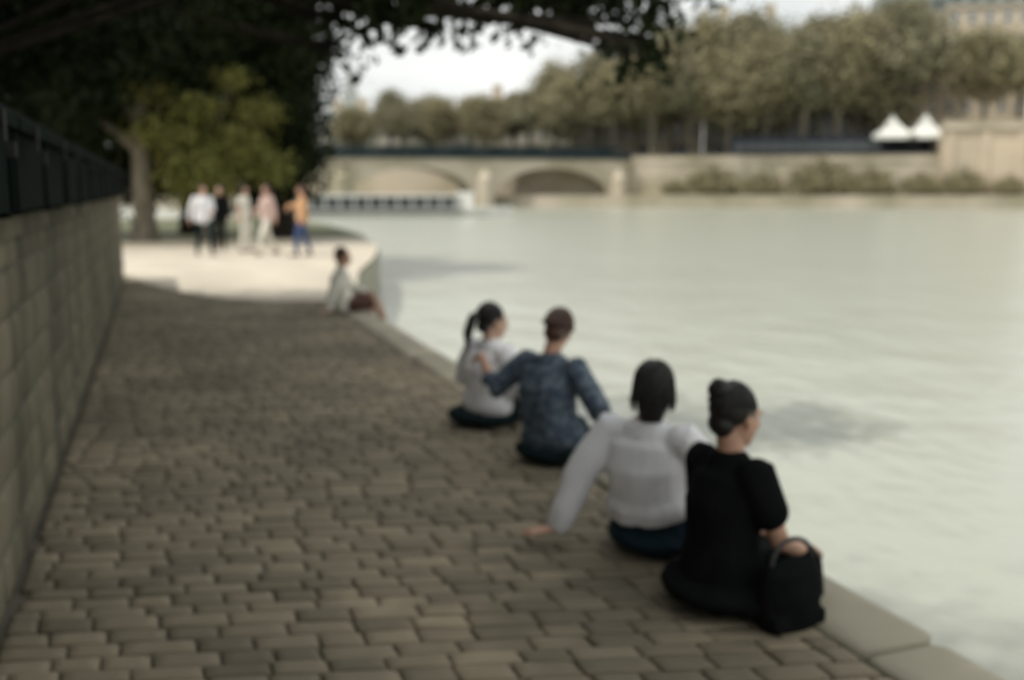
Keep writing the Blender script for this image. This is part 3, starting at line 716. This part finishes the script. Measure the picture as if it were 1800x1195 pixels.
# houses
def house(t0, t1, h, wallm, roofm, label, rh=4.5, gable=False, d0=26, floors=5):
    W = t1 - t0; root = empty('house', F(t0, d0, 6.0)); root.rotation_euler.z = ang; tag(root, label, 'house', 'houses along the far bank')
    b = MB(); b.box(0.05, 0, -.1, W - .05, 13, h)
    b.box(0, -.35, h - .5, W, 0, h - .1); b.box(0, -.2, 3.9, W, 0, 4.2)
    if gable:
        b.add([(.05, 0, h), (W - .05, 0, h), (W / 2, 0, h + rh), (.05, 13, h), (W - .05, 13, h), (W / 2, 13, h + rh)], [(0, 1, 2), (5, 4, 3)])
    b.build('wall', wallm, root)
    b = MB()
    if gable:
        b.add([(-.4, -.5, h - .2), (W / 2, -.5, h + rh + .2), (W + .4, -.5, h - .2), (-.4, 13.5, h - .2), (W / 2, 13.5, h + rh + .2), (W + .4, 13.5, h - .2),
               (-.4, -.5, h - .5), (W / 2, -.5, h + rh - .1), (W + .4, -.5, h - .5), (-.4, 13.5, h - .5), (W / 2, 13.5, h + rh - .1), (W + .4, 13.5, h - .5)],
              [(0, 1, 4, 3), (1, 2, 5, 4), (6, 9, 10, 7), (7, 10, 11, 8), (0, 6, 7, 1), (1, 7, 8, 2), (3, 4, 10, 9), (4, 5, 11, 10), (0, 3, 9, 6), (2, 8, 11, 5)])
    else:
        z1, z2 = h + rh * .72, h + rh
        b.add([(0, -.1, h + .01), (W, -.1, h + .01), (W, 13, h + .01), (0, 13, h + .01), (.6, 1.5, z1), (W - .6, 1.5, z1), (W - .6, 11.5, z1), (.6, 11.5, z1),
               (1.6, 5, z2), (W - 1.6, 5, z2), (W - 1.6, 8, z2), (1.6, 8, z2)],
              [(0, 1, 5, 4), (1, 2, 6, 5), (2, 3, 7, 6), (3, 0, 4, 7), (4, 5, 9, 8), (5, 6, 10, 9), (6, 7, 11, 10), (7, 4, 8, 11), (8, 9, 10, 11)])
    rf = b.build('roof', roofm, root)
    for cx in ((W * .22, W * .8) if W > 9 else (W * .8,)):
        b = MB(); b.box(cx - .9, 4.2, h + rh * .4, cx + .9, 5.0, h + rh + 1.8)
        for q in (-.6, 0, .6): b.loft([((cx + q, 4.6, h + rh + 1.85), .14, .14), ((cx + q, 4.6, h + rh + 2.3), .11, .11)], (1, 0, 0), 8)
        b.build('chimney', M['facade3'], rf)
    n = max(2, int(W / 2.7)); fh = (h - 4.6) / floors
    wm = MB(); 
    for (x0, x1, z0, z1) in ((-.68, -.5, -.1, 1.9), (.5, .68, -.1, 1.9), (-.68, .68, 1.9, 2.08), (-.75, .75, -.24, -.1)): wm.box(x0, -.10, z0, x1, 0, z1)
    for q in (-.5, -.03, .44): wm.box(q, -.05, -.1, q + .06, -.012, 1.9)
    wm.box(-.44, -.05, .9, .44, -.012, .96)
    pm = MB(); pm.box(-.5, -.008, -.1, .5, .02, 1.9)
    first = None
    for fl in range(floors):
        for i in range(n):
            x = W * (i + .5) / n; z = 4.6 + fl * fh + fh * .18
            if first is None:
                wi = wm.build('window', M['white_paint'], root); pa = pm.build('pane', M['pane'], wi); first = (wi, pa)
            else:
                wi = first[0].copy(); COL.objects.link(wi); wi.parent = root
                pa = first[1].copy(); COL.objects.link(pa); pa.parent = wi
            wi.location = (x, -.003, z)
    if not gable:
        for i in range(n):
            x = W * (i + .5) / n; b = MB(); b.box(-.6, -.2, 0, .6, 1.6, 1.9); b.box(-.7, -.3, 1.9, .7, 1.6, 2.1)
            o = b.build('dormer', roofm, root); o.location = (x, .2, h + .2)
            q = MB(); q.box(-.4, -.23, .2, .4, -.2, 1.7); q.build('pane', M['pane'], o)
    for i in range(max(1, n // 2)):
        x = W * (i + .5) / max(1, n // 2); b = MB(); b.box(-1.5, -.12, 0, 1.5, -.004, 3.1); b.box(-1.6, -.2, 3.1, 1.6, -.004, 3.5)
        o = b.build('shopfront', M['dark_blue'], root); o.location = (x, 0, 0)
        q = MB(); q.box(-1.25, -.15, .5, 1.25, -.121, 2.8); q.build('pane', M['pane'], o)
    return root
hs = [(470, 560, 8.5, 'facade2', 'zinc', 'low grey house behind the far end of the bridge, mostly hidden by trees', 3, False, 2),
      (560, 660, 7.0, 'facade', 'zinc', 'low pale house to the left of the narrow tower roof line', 2.5, False, 2),
      (660, 778, 8.5, 'facade2', 'slate', 'grey house with a slate roof between the tower and the gabled house', 3, False, 2),
      (778, 928, 9.5, 'facade', 'slate', 'pale gabled house whose pointed roof stands against the bright sky', 4.2, True, 2),
      (928, 1068, 13, 'facade', 'slate', 'cream house just right of the pointed gable, its roof one step higher', 3.5, False, 3),
      (1068, 1228, 17, 'facade3', 'slate', 'sand coloured house behind the trees, left of the tall grey block', 4.5, False, 4),
      (1228, 1392, 22, 'facade2', 'zinc', 'tall grey block with a zinc roof left of the gap of white sky', 5, False, 5),
      (1392, 1563, 20, 'facade', 'zinc', 'pale house with the lower roof under the gap of white sky', 3.6, False, 5),
      (1563, 1703, 26, 'facade3', 'slate', 'tall sand coloured house behind the market tents', 5, False, 6),
      (1703, 1880, 27, 'facade3', 'slate', 'warm sand house at the right edge of the picture', 5, False, 6)]
for a0, a1, h, wm_, rm_, lab, rh, gb, fl in hs:
    house(tpx(a0), tpx(a1) - .06, h, M[wm_], M[rm_], lab, rh, gb, floors=fl)
# slim church tower beyond
q = P(625, 300, 6); root = empty('church_tower', q, -YAW); tag(root, 'slim pale grey church tower with a spire beyond the low houses', 'tower')
b = MB(); b.box(-3, -3, -1, 3, 3, 17); b.box(-3.3, -3.3, 17, 3.3, 3.3, 17.6); b.build('tower_wall', M['facade2'], root)
b = MB(); b.add([(-3, -3, 17.6), (3, -3, 17.6), (3, 3, 17.6), (-3, 3, 17.6), (0, 0, 32)], [(0, 1, 4), (1, 2, 4), (2, 3, 4), (3, 0, 4)]); b.build('spire', M['zinc'], root)
for z in (11,):
    for x in (-1.3, 1.3): b = MB(); b.box(x - .6, -3.06, z, x + .6, -3.003, z + 4); b.build('belfry_opening', M['pane'], root)

# trees on the far bank
def far_tree(seed, mt, H_):
    rr = random.Random(seed); bl = []
    for i in range(7):
        a_ = rr.uniform(0, 2 * PI); r_ = rr.uniform(.5, 2.6); z = H_ * rr.uniform(.42, .8)
        bl.append((r_ * math.cos(a_), r_ * math.sin(a_), z, rr.uniform(1.8, 2.8), rr.uniform(1.8, 2.8), rr.uniform(1.7, 2.6), 1100))
    bl.append((0, 0, H_ * .84, 2.0, 2.0, H_ * .14, 1000))
    return tree('riverside_tree', (0, 0, 0), H_ * .42, .3, bl, mt, M['bark'], .5, seed, 'x')
protos = [far_tree(51, M['leaf_far'], 13), far_tree(52, M['leaf_far2'], 15.5), far_tree(53, M['leaf_far'], 17)]
used = set()
kinds = ['olive green', 'grey green', 'large olive']
spec = [(585, 13, 0, .62), (668, 14, 1, .55), (745, 12, 2, .55), (820, 13, 0, .72), (905, 14, 1, .66), (985, 12, 0, .85), (1062, 13, 2, .78), (1135, 12, 2, .95), (1205, 14, 1, .92),
        (1275, 12, 0, 1.1), (1345, 13, 2, 1.0), (1415, 12, 1, 1.08), (1480, 13, 2, 1.05), (1560, 21, 0, 1.1), (1755, 14, 0, .95)]
back = [(628, 1, .7), (705, 0, .75), (782, 1, .62), (865, 2, .6), (945, 2, .85), (1025, 1, 1.0), (1100, 0, 1.15), (1170, 1, 1.2), (1240, 2, 1.2), (1310, 1, 1.3), (1385, 0, 1.2), (1450, 1, 1.25), (1525, 2, 1.2), (1605, 1, 1.35), (1840, 1, .8)]
bt_ = [('behind the gap between the first two front trees', 0), ('in the back row above the middle of the tour boat', 0), ('in the back row left of the gable', 0), ('in the back row right under the gable', 0),
       ('low in the back row over the middle pier of the bridge', 0), ('in the back row over the right arch of the bridge', 0), ('in the back row over the leftmost parked car', 0), ('in the back row over the second parked car', 0),
       ('in the back row over the third parked car', 0), ('in the back row left of the left coach', 0), ('in the back row right of the left coach', 0), ('in the back row left of the right coach', 0),
       ('in the back row above the right coach', 0), ('tallest crown directly above the market tents', 0), ('cut off by the right edge of the picture', 0)]
place_txt = ['nearest the dark tree mass', 'above the tour boat', 'left of the pointed gable', 'in front of the pointed gable', 'right of the pointed gable', 'left of the sand house',
             'at the right end of the bridge', 'left of the sunlit wall', 'over the sunlit wall', 'left of the white sky gap', 'before the tall grey block', 'under the white sky gap', 'left of the market tents',
             'behind the market tents', 'right of the market tents']
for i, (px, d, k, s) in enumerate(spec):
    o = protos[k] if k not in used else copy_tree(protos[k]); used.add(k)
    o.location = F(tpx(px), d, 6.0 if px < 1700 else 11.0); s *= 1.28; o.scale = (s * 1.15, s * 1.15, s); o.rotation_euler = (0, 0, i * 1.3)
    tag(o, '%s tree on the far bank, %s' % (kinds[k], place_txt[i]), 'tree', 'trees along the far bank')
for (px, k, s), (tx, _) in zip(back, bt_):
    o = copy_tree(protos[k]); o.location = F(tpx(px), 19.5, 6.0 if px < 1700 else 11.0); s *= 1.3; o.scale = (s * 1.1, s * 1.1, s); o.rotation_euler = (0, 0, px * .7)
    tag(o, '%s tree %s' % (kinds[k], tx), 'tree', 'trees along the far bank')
# shrubs at the foot of the embankment
for i, (px, s) in enumerate(((1245, 1.7), (1335, 1.3), (1440, 2.1), (1530, 1.6), (1620, 1.3), (1180, .9), (1700, 1.5), (1785, 1.1))):
    if i == 0: sh0 = tree('shrub', (0, 0, 0), .8, .08, [(0, 0, 1.3, 1.8, 1.2, 1.2, 900), (1.6, .2, 1.0, 1.3, 1.1, 1.0, 600), (-1.4, 0, .9, 1.2, 1, .9, 500)], M['leaf_far'], M['bark'], .32, 61, 'x'); o = sh0
    else: o = copy_tree(sh0)
    o.location = F(tpx(px), 6, ZW + 1.9); o.scale = (s, s, s * 1.1)
    tag(o, 'olive shrub at the foot of the far wall, ' + ['large one below the sunlit stretch', 'low one below the left coach', 'largest, below the gap of the coaches', 'below the right coach', 'below the tents', 'smallest, left of all the others', 'at the foot of the terrace wall', 'cut off near the right edge'][i], 'shrub', 'shrubs on the lower quay')

# cars and a van on the upper road
def car(mt, L, H_, van=False):
    root = empty('parked_van' if van else 'parked_car')
    prof = [(-L / 2, .35), (-L / 2, .95), (-L / 2 + .15, 1.05)] + ([(-L / 2 + .25, H_), (L / 2 - 1.3, H_), (L / 2 - .6, 1.15)] if van else [(-L / 2 + .6, H_ - .03), (-.1 + .9, H_), (L / 2 - 1.15, 1.0)]) + [(L / 2 - .1, .85), (L / 2, .7), (L / 2, .35)]
    n = len(prof); b = MB(); hw = .88
    b.add([(x, -hw * (1 if z < 1.1 else .82), z) for x, z in prof] + [(x, hw * (1 if z < 1.1 else .82), z) for x, z in prof],
          [tuple(range(n)), tuple(range(2 * n - 1, n - 1, -1))] + [(i, i + n, (i + 1) % n + n, (i + 1) % n) for i in range(n)])
    b.build('body', mt, root)
    b = MB()
    for s in (-1, 1):
        b.add([(-L / 2 + .75, s * hw * .9, 1.08), (L / 2 - 1.35, s * hw * .9, 1.08), (L / 2 - 1.75, s * hw * .845, H_ - .14), (-L / 2 + .9, s * hw * .845, H_ - .14)], [(0, 1, 2, 3)])
    b.build('side_window', M['pane'], root)
    for x in (-L / 2 + .8, L / 2 - .8):
        for s in (-1, 1):
            b = MB(); b.loft([((x, s * .78, .32), .32, .32), ((x, s * .9, .32), .32, .32)], (1, 0, 0), 16); b.build('wheel', M['tyre'], root)
    for s in (-1, 1):
        b = MB(); b.ell((L / 2 - .02, s * .6, .68), .05, .14, .08); b.build('headlight', M['white_paint'], root)
    return root
cp = car(M['dark_blue'], 4.3, 1.5)
def coach():
    root = empty('coach'); L, hw = 11.5, 1.25; b = MB()
    prof = [(-L / 2, .4), (-L / 2 - .04, 1.6), (-L / 2 + .1, 3.2), (-L / 2 + .35, 3.4), (L / 2 - .5, 3.4), (L / 2 - .15, 3.1), (L / 2 + .05, 1.3), (L / 2, .4)]; n = len(prof)
    b.add([(x, -hw, z) for x, z in prof] + [(x, hw, z) for x, z in prof], [tuple(range(n)), tuple(range(2 * n - 1, n - 1, -1))] + [(i, i + n, (i + 1) % n + n, (i + 1) % n) for i in range(n)])
    b.build('body', M['dark_blue'], root)
    for s in (-1, 1):
        for k in range(6):
            x = -L / 2 + .5 + k * 1.75; b = MB(); b.box(x, s * (hw + .012) - .01, 1.6, x + 1.6, s * (hw + .012) + .01, 2.7); b.build('side_window', M['pane'], root)
        for x in (-L / 2 + 2.6, L / 2 - 2.2):
            b = MB(); b.loft([((x, s * 1.05, .5), .5, .5), ((x, s * 1.2, .5), .5, .5)], (1, 0, 0), 16); b.build('wheel', M['tyre'], root)
        b = MB(); b.ell((L / 2 + .01, s * .9, .8), .06, .2, .1); b.build('headlight', M['white_paint'], root)
    b = MB(); b.box(L / 2 + .0, -1.1, 1.5, L / 2 + .06, 1.1, 2.9); b.build('windscreen', M['pane'], root)
    return root
vp = coach()
vs = [(1110, 0), (1178, 0), (1245, 0), (1352, 1), (1486, 1)]
vt = ['dark car parked on the far road, leftmost of the three cars', 'dark car parked above the sunlit far wall, second from the left', 'dark car parked just left of the coaches',
      'dark coach parked on the far road, the left one of two', 'dark coach parked on the far road beside the white tents']
fv = set()
for (px, k), lab in zip(vs, vt):
    src = vp if k else cp; o = src if k not in fv else copy_tree(src); fv.add(k)
    o.location = F(tpx(px), 11.5, 6.01); o.rotation_euler = (0, 0, ang + (PI if k else 0)); o.scale = (1.1, 1.1, 1.25) if k else (1, 1, 1); tag(o, lab, 'coach' if k else 'car', 'coaches on the upper road' if k else 'cars on the upper road')
# market tents with white roofs
def tent():
    root = empty('market_tent'); b = MB()
    b.add([(-2.2, -2.2, 2.9), (2.2, -2.2, 2.9), (2.2, 2.2, 2.9), (-2.2, 2.2, 2.9), (-1, -1, 3.7), (1, -1, 3.7), (1, 1, 3.7), (-1, 1, 3.7), (0, 0, 5.2)],
          [(0, 1, 5, 4), (1, 2, 6, 5), (2, 3, 7, 6), (3, 0, 4, 7), (4, 5, 8), (5, 6, 8), (6, 7, 8), (7, 4, 8)])
    b.box(-2.22, -2.24, 2.5, 2.22, -2.2, 2.9); b.box(-2.24, -2.2, 2.5, -2.2, 2.2, 2.9); b.box(2.2, -2.2, 2.5, 2.24, 2.2, 2.9)
    b.build('canopy', M['awning'], root)
    for x in (-2.1, 2.1):
        for y in (-2.1, 2.1): b = MB(); b.box(x - .05, y - .05, 0, x + .05, y + .05, 2.495); b.build('pole', M['iron'], root)
    b = MB(); b.box(-2, -1.2, .0, 2, -.4, 1.2); b.build('counter', M['dark_blue'], root)
    b = MB(); b.box(-2.05, 2.0, 0, 2.05, 2.06, 2.5); b.build('back_panel', M['dark_blue'], root)
    return root
tp = tent()
for i, (px, s) in enumerate(((1580, 1.5), (1642, 1.5))):
    o = tp if i == 0 else copy_tree(tp); o.location = F(tpx(px), 12.5, 6.01); o.rotation_euler.z = ang; o.scale = (s, s, s)
    tag(o, ['left of the two white peaked market tents on the far bank', 'right of the two white peaked market tents on the far bank'][i], 'tent', 'market tents')

# ------------------------------------------------------------ bridge
A_, B_ = P(330, 150), P(1085, 169); u_ = B_ - A_; BLn = u_.length; ba = math.atan2(u_.y, u_.x)
root = empty('stone_bridge', A_, ba); tag(root, 'low stone arch bridge with a dark iron railing crossing the river at left', 'bridge')
nsp = 3; sp = BLn / nsp; ztop = 6.6
b = MB()
for i in range(nsp):
    x0 = i * sp + 1.6; x1 = (i + 1) * sp - 1.6; N = 20
    for j in range(N):
        xa, xb = x0 + (x1 - x0) * j / N, x0 + (x1 - x0) * (j + 1) / N
        za = ZW + 1.4 + 4.9 * math.sqrt(max(0, 1 - (2 * j / N - 1) ** 2)) ; zb = ZW + 1.4 + 4.9 * math.sqrt(max(0, 1 - (2 * (j + 1) / N - 1) ** 2))
        vs_ = [(xa, 0, za), (xb, 0, zb), (xb, 0, ztop), (xa, 0, ztop), (xa, 9, za), (xb, 9, zb), (xb, 9, ztop), (xa, 9, ztop)]
        b.add(vs_, [(0, 1, 2, 3), (7, 6, 5, 4), (0, 4, 5, 1), (3, 2, 6, 7)])
b.build('arches', M['limestone'], root)
for i in range(nsp + 1):
    b = MB(); b.box(i * sp - 1.6, 0, ZW - 1, i * sp + 1.6, 9, ztop)
    b.loft([((i * sp, -.3, ZW - .5), 1.3, 1.3), ((i * sp, -.3, 3.6), 1.3, 1.3), ((i * sp, -.3, 4.4), .6, .6)], (1, 0, 0), 16)
    b.build('pier', M['limestone'], root)
b = MB(); b.box(-2, -.5, ztop + .003, BLn + 2, 9.5, ztop + .95); b.build('deck', M['blue_iron'], root)
b = MB()
for y in (-.4, 9.3):
    b.box(-2, y, ztop + 1.7, BLn + 2, y + .12, ztop + 1.9); b.box(-2, y, ztop + .955, BLn + 2, y + .1, ztop + 1.1)
    for k in range(int(BLn / .5)): b.box(k * .5, y + .03, ztop + .952, k * .5 + .2, y + .09, ztop + 1.7)
b.build('railing', M['blue_iron'], root)

# ------------------------------------------------------------ white tour boat
root = empty('tour_boat', P(690, 108, ZW), -YAW + R_(4)); tag(root, 'long white tour boat with glass sides moored across the water', 'boat')
L = 26; b = MB(); st_ = []
for i in range(15):
    q = i / 14; x = -L / 2 + L * q; wd = 2.3 * (1 - max(0, (q - .8) / .2) ** 2 * .9) * (1 - max(0, (.06 - q) / .06) * .3)
    st_.append([(x, -wd * .7, -.4), (x, -wd, .8 + .25 * max(0, (q - .7) / .3)), (x, wd, .8 + .25 * max(0, (q - .7) / .3)), (x, wd * .7, -.4)])
vs_ = [p for r in st_ for p in r]; fs = []
for i in range(14):
    for j in range(4): k = (j + 1) % 4; fs.append((i * 4 + j, (i + 1) * 4 + j, (i + 1) * 4 + k, i * 4 + k))
fs += [(0, 1, 2, 3), (59, 58, 57, 56)]
b.add(vs_, fs); b.build('hull', M['white_paint'], root)
b = MB(); b.box(-L / 2 - .05, -2.36, .45, L / 2 - 5.5, -2.31, .62); b.build('rubbing_strake', M['dark_blue'], root)
b = MB(); b.box(-L / 2 + 1.5, -1.9, .82, L / 2 - 6, 1.9, 2.1); b.build('glass_side', M['pane'], root)
b = MB(); b.box(0, -1.96, .82, .14, -1.905, 2.095); wp = b.build('window_post', M['white_paint'], root)
for k in range(13):
    o = wp if k == 0 else wp.copy()
    if k: COL.objects.link(o); o.parent = root
    o.location.x = -L / 2 + 1.5 + k * (L - 7.7) / 12
b = MB(); b.box(-L / 2 + 1.2, -2.1, 2.1, L / 2 - 5.7, 2.1, 2.3); b.box(L / 2 - 5.9, -1.1, .82, L / 2 - 4.2, 1.1, 2.6)
b.build('cabin_roof', M['white_paint'], root)
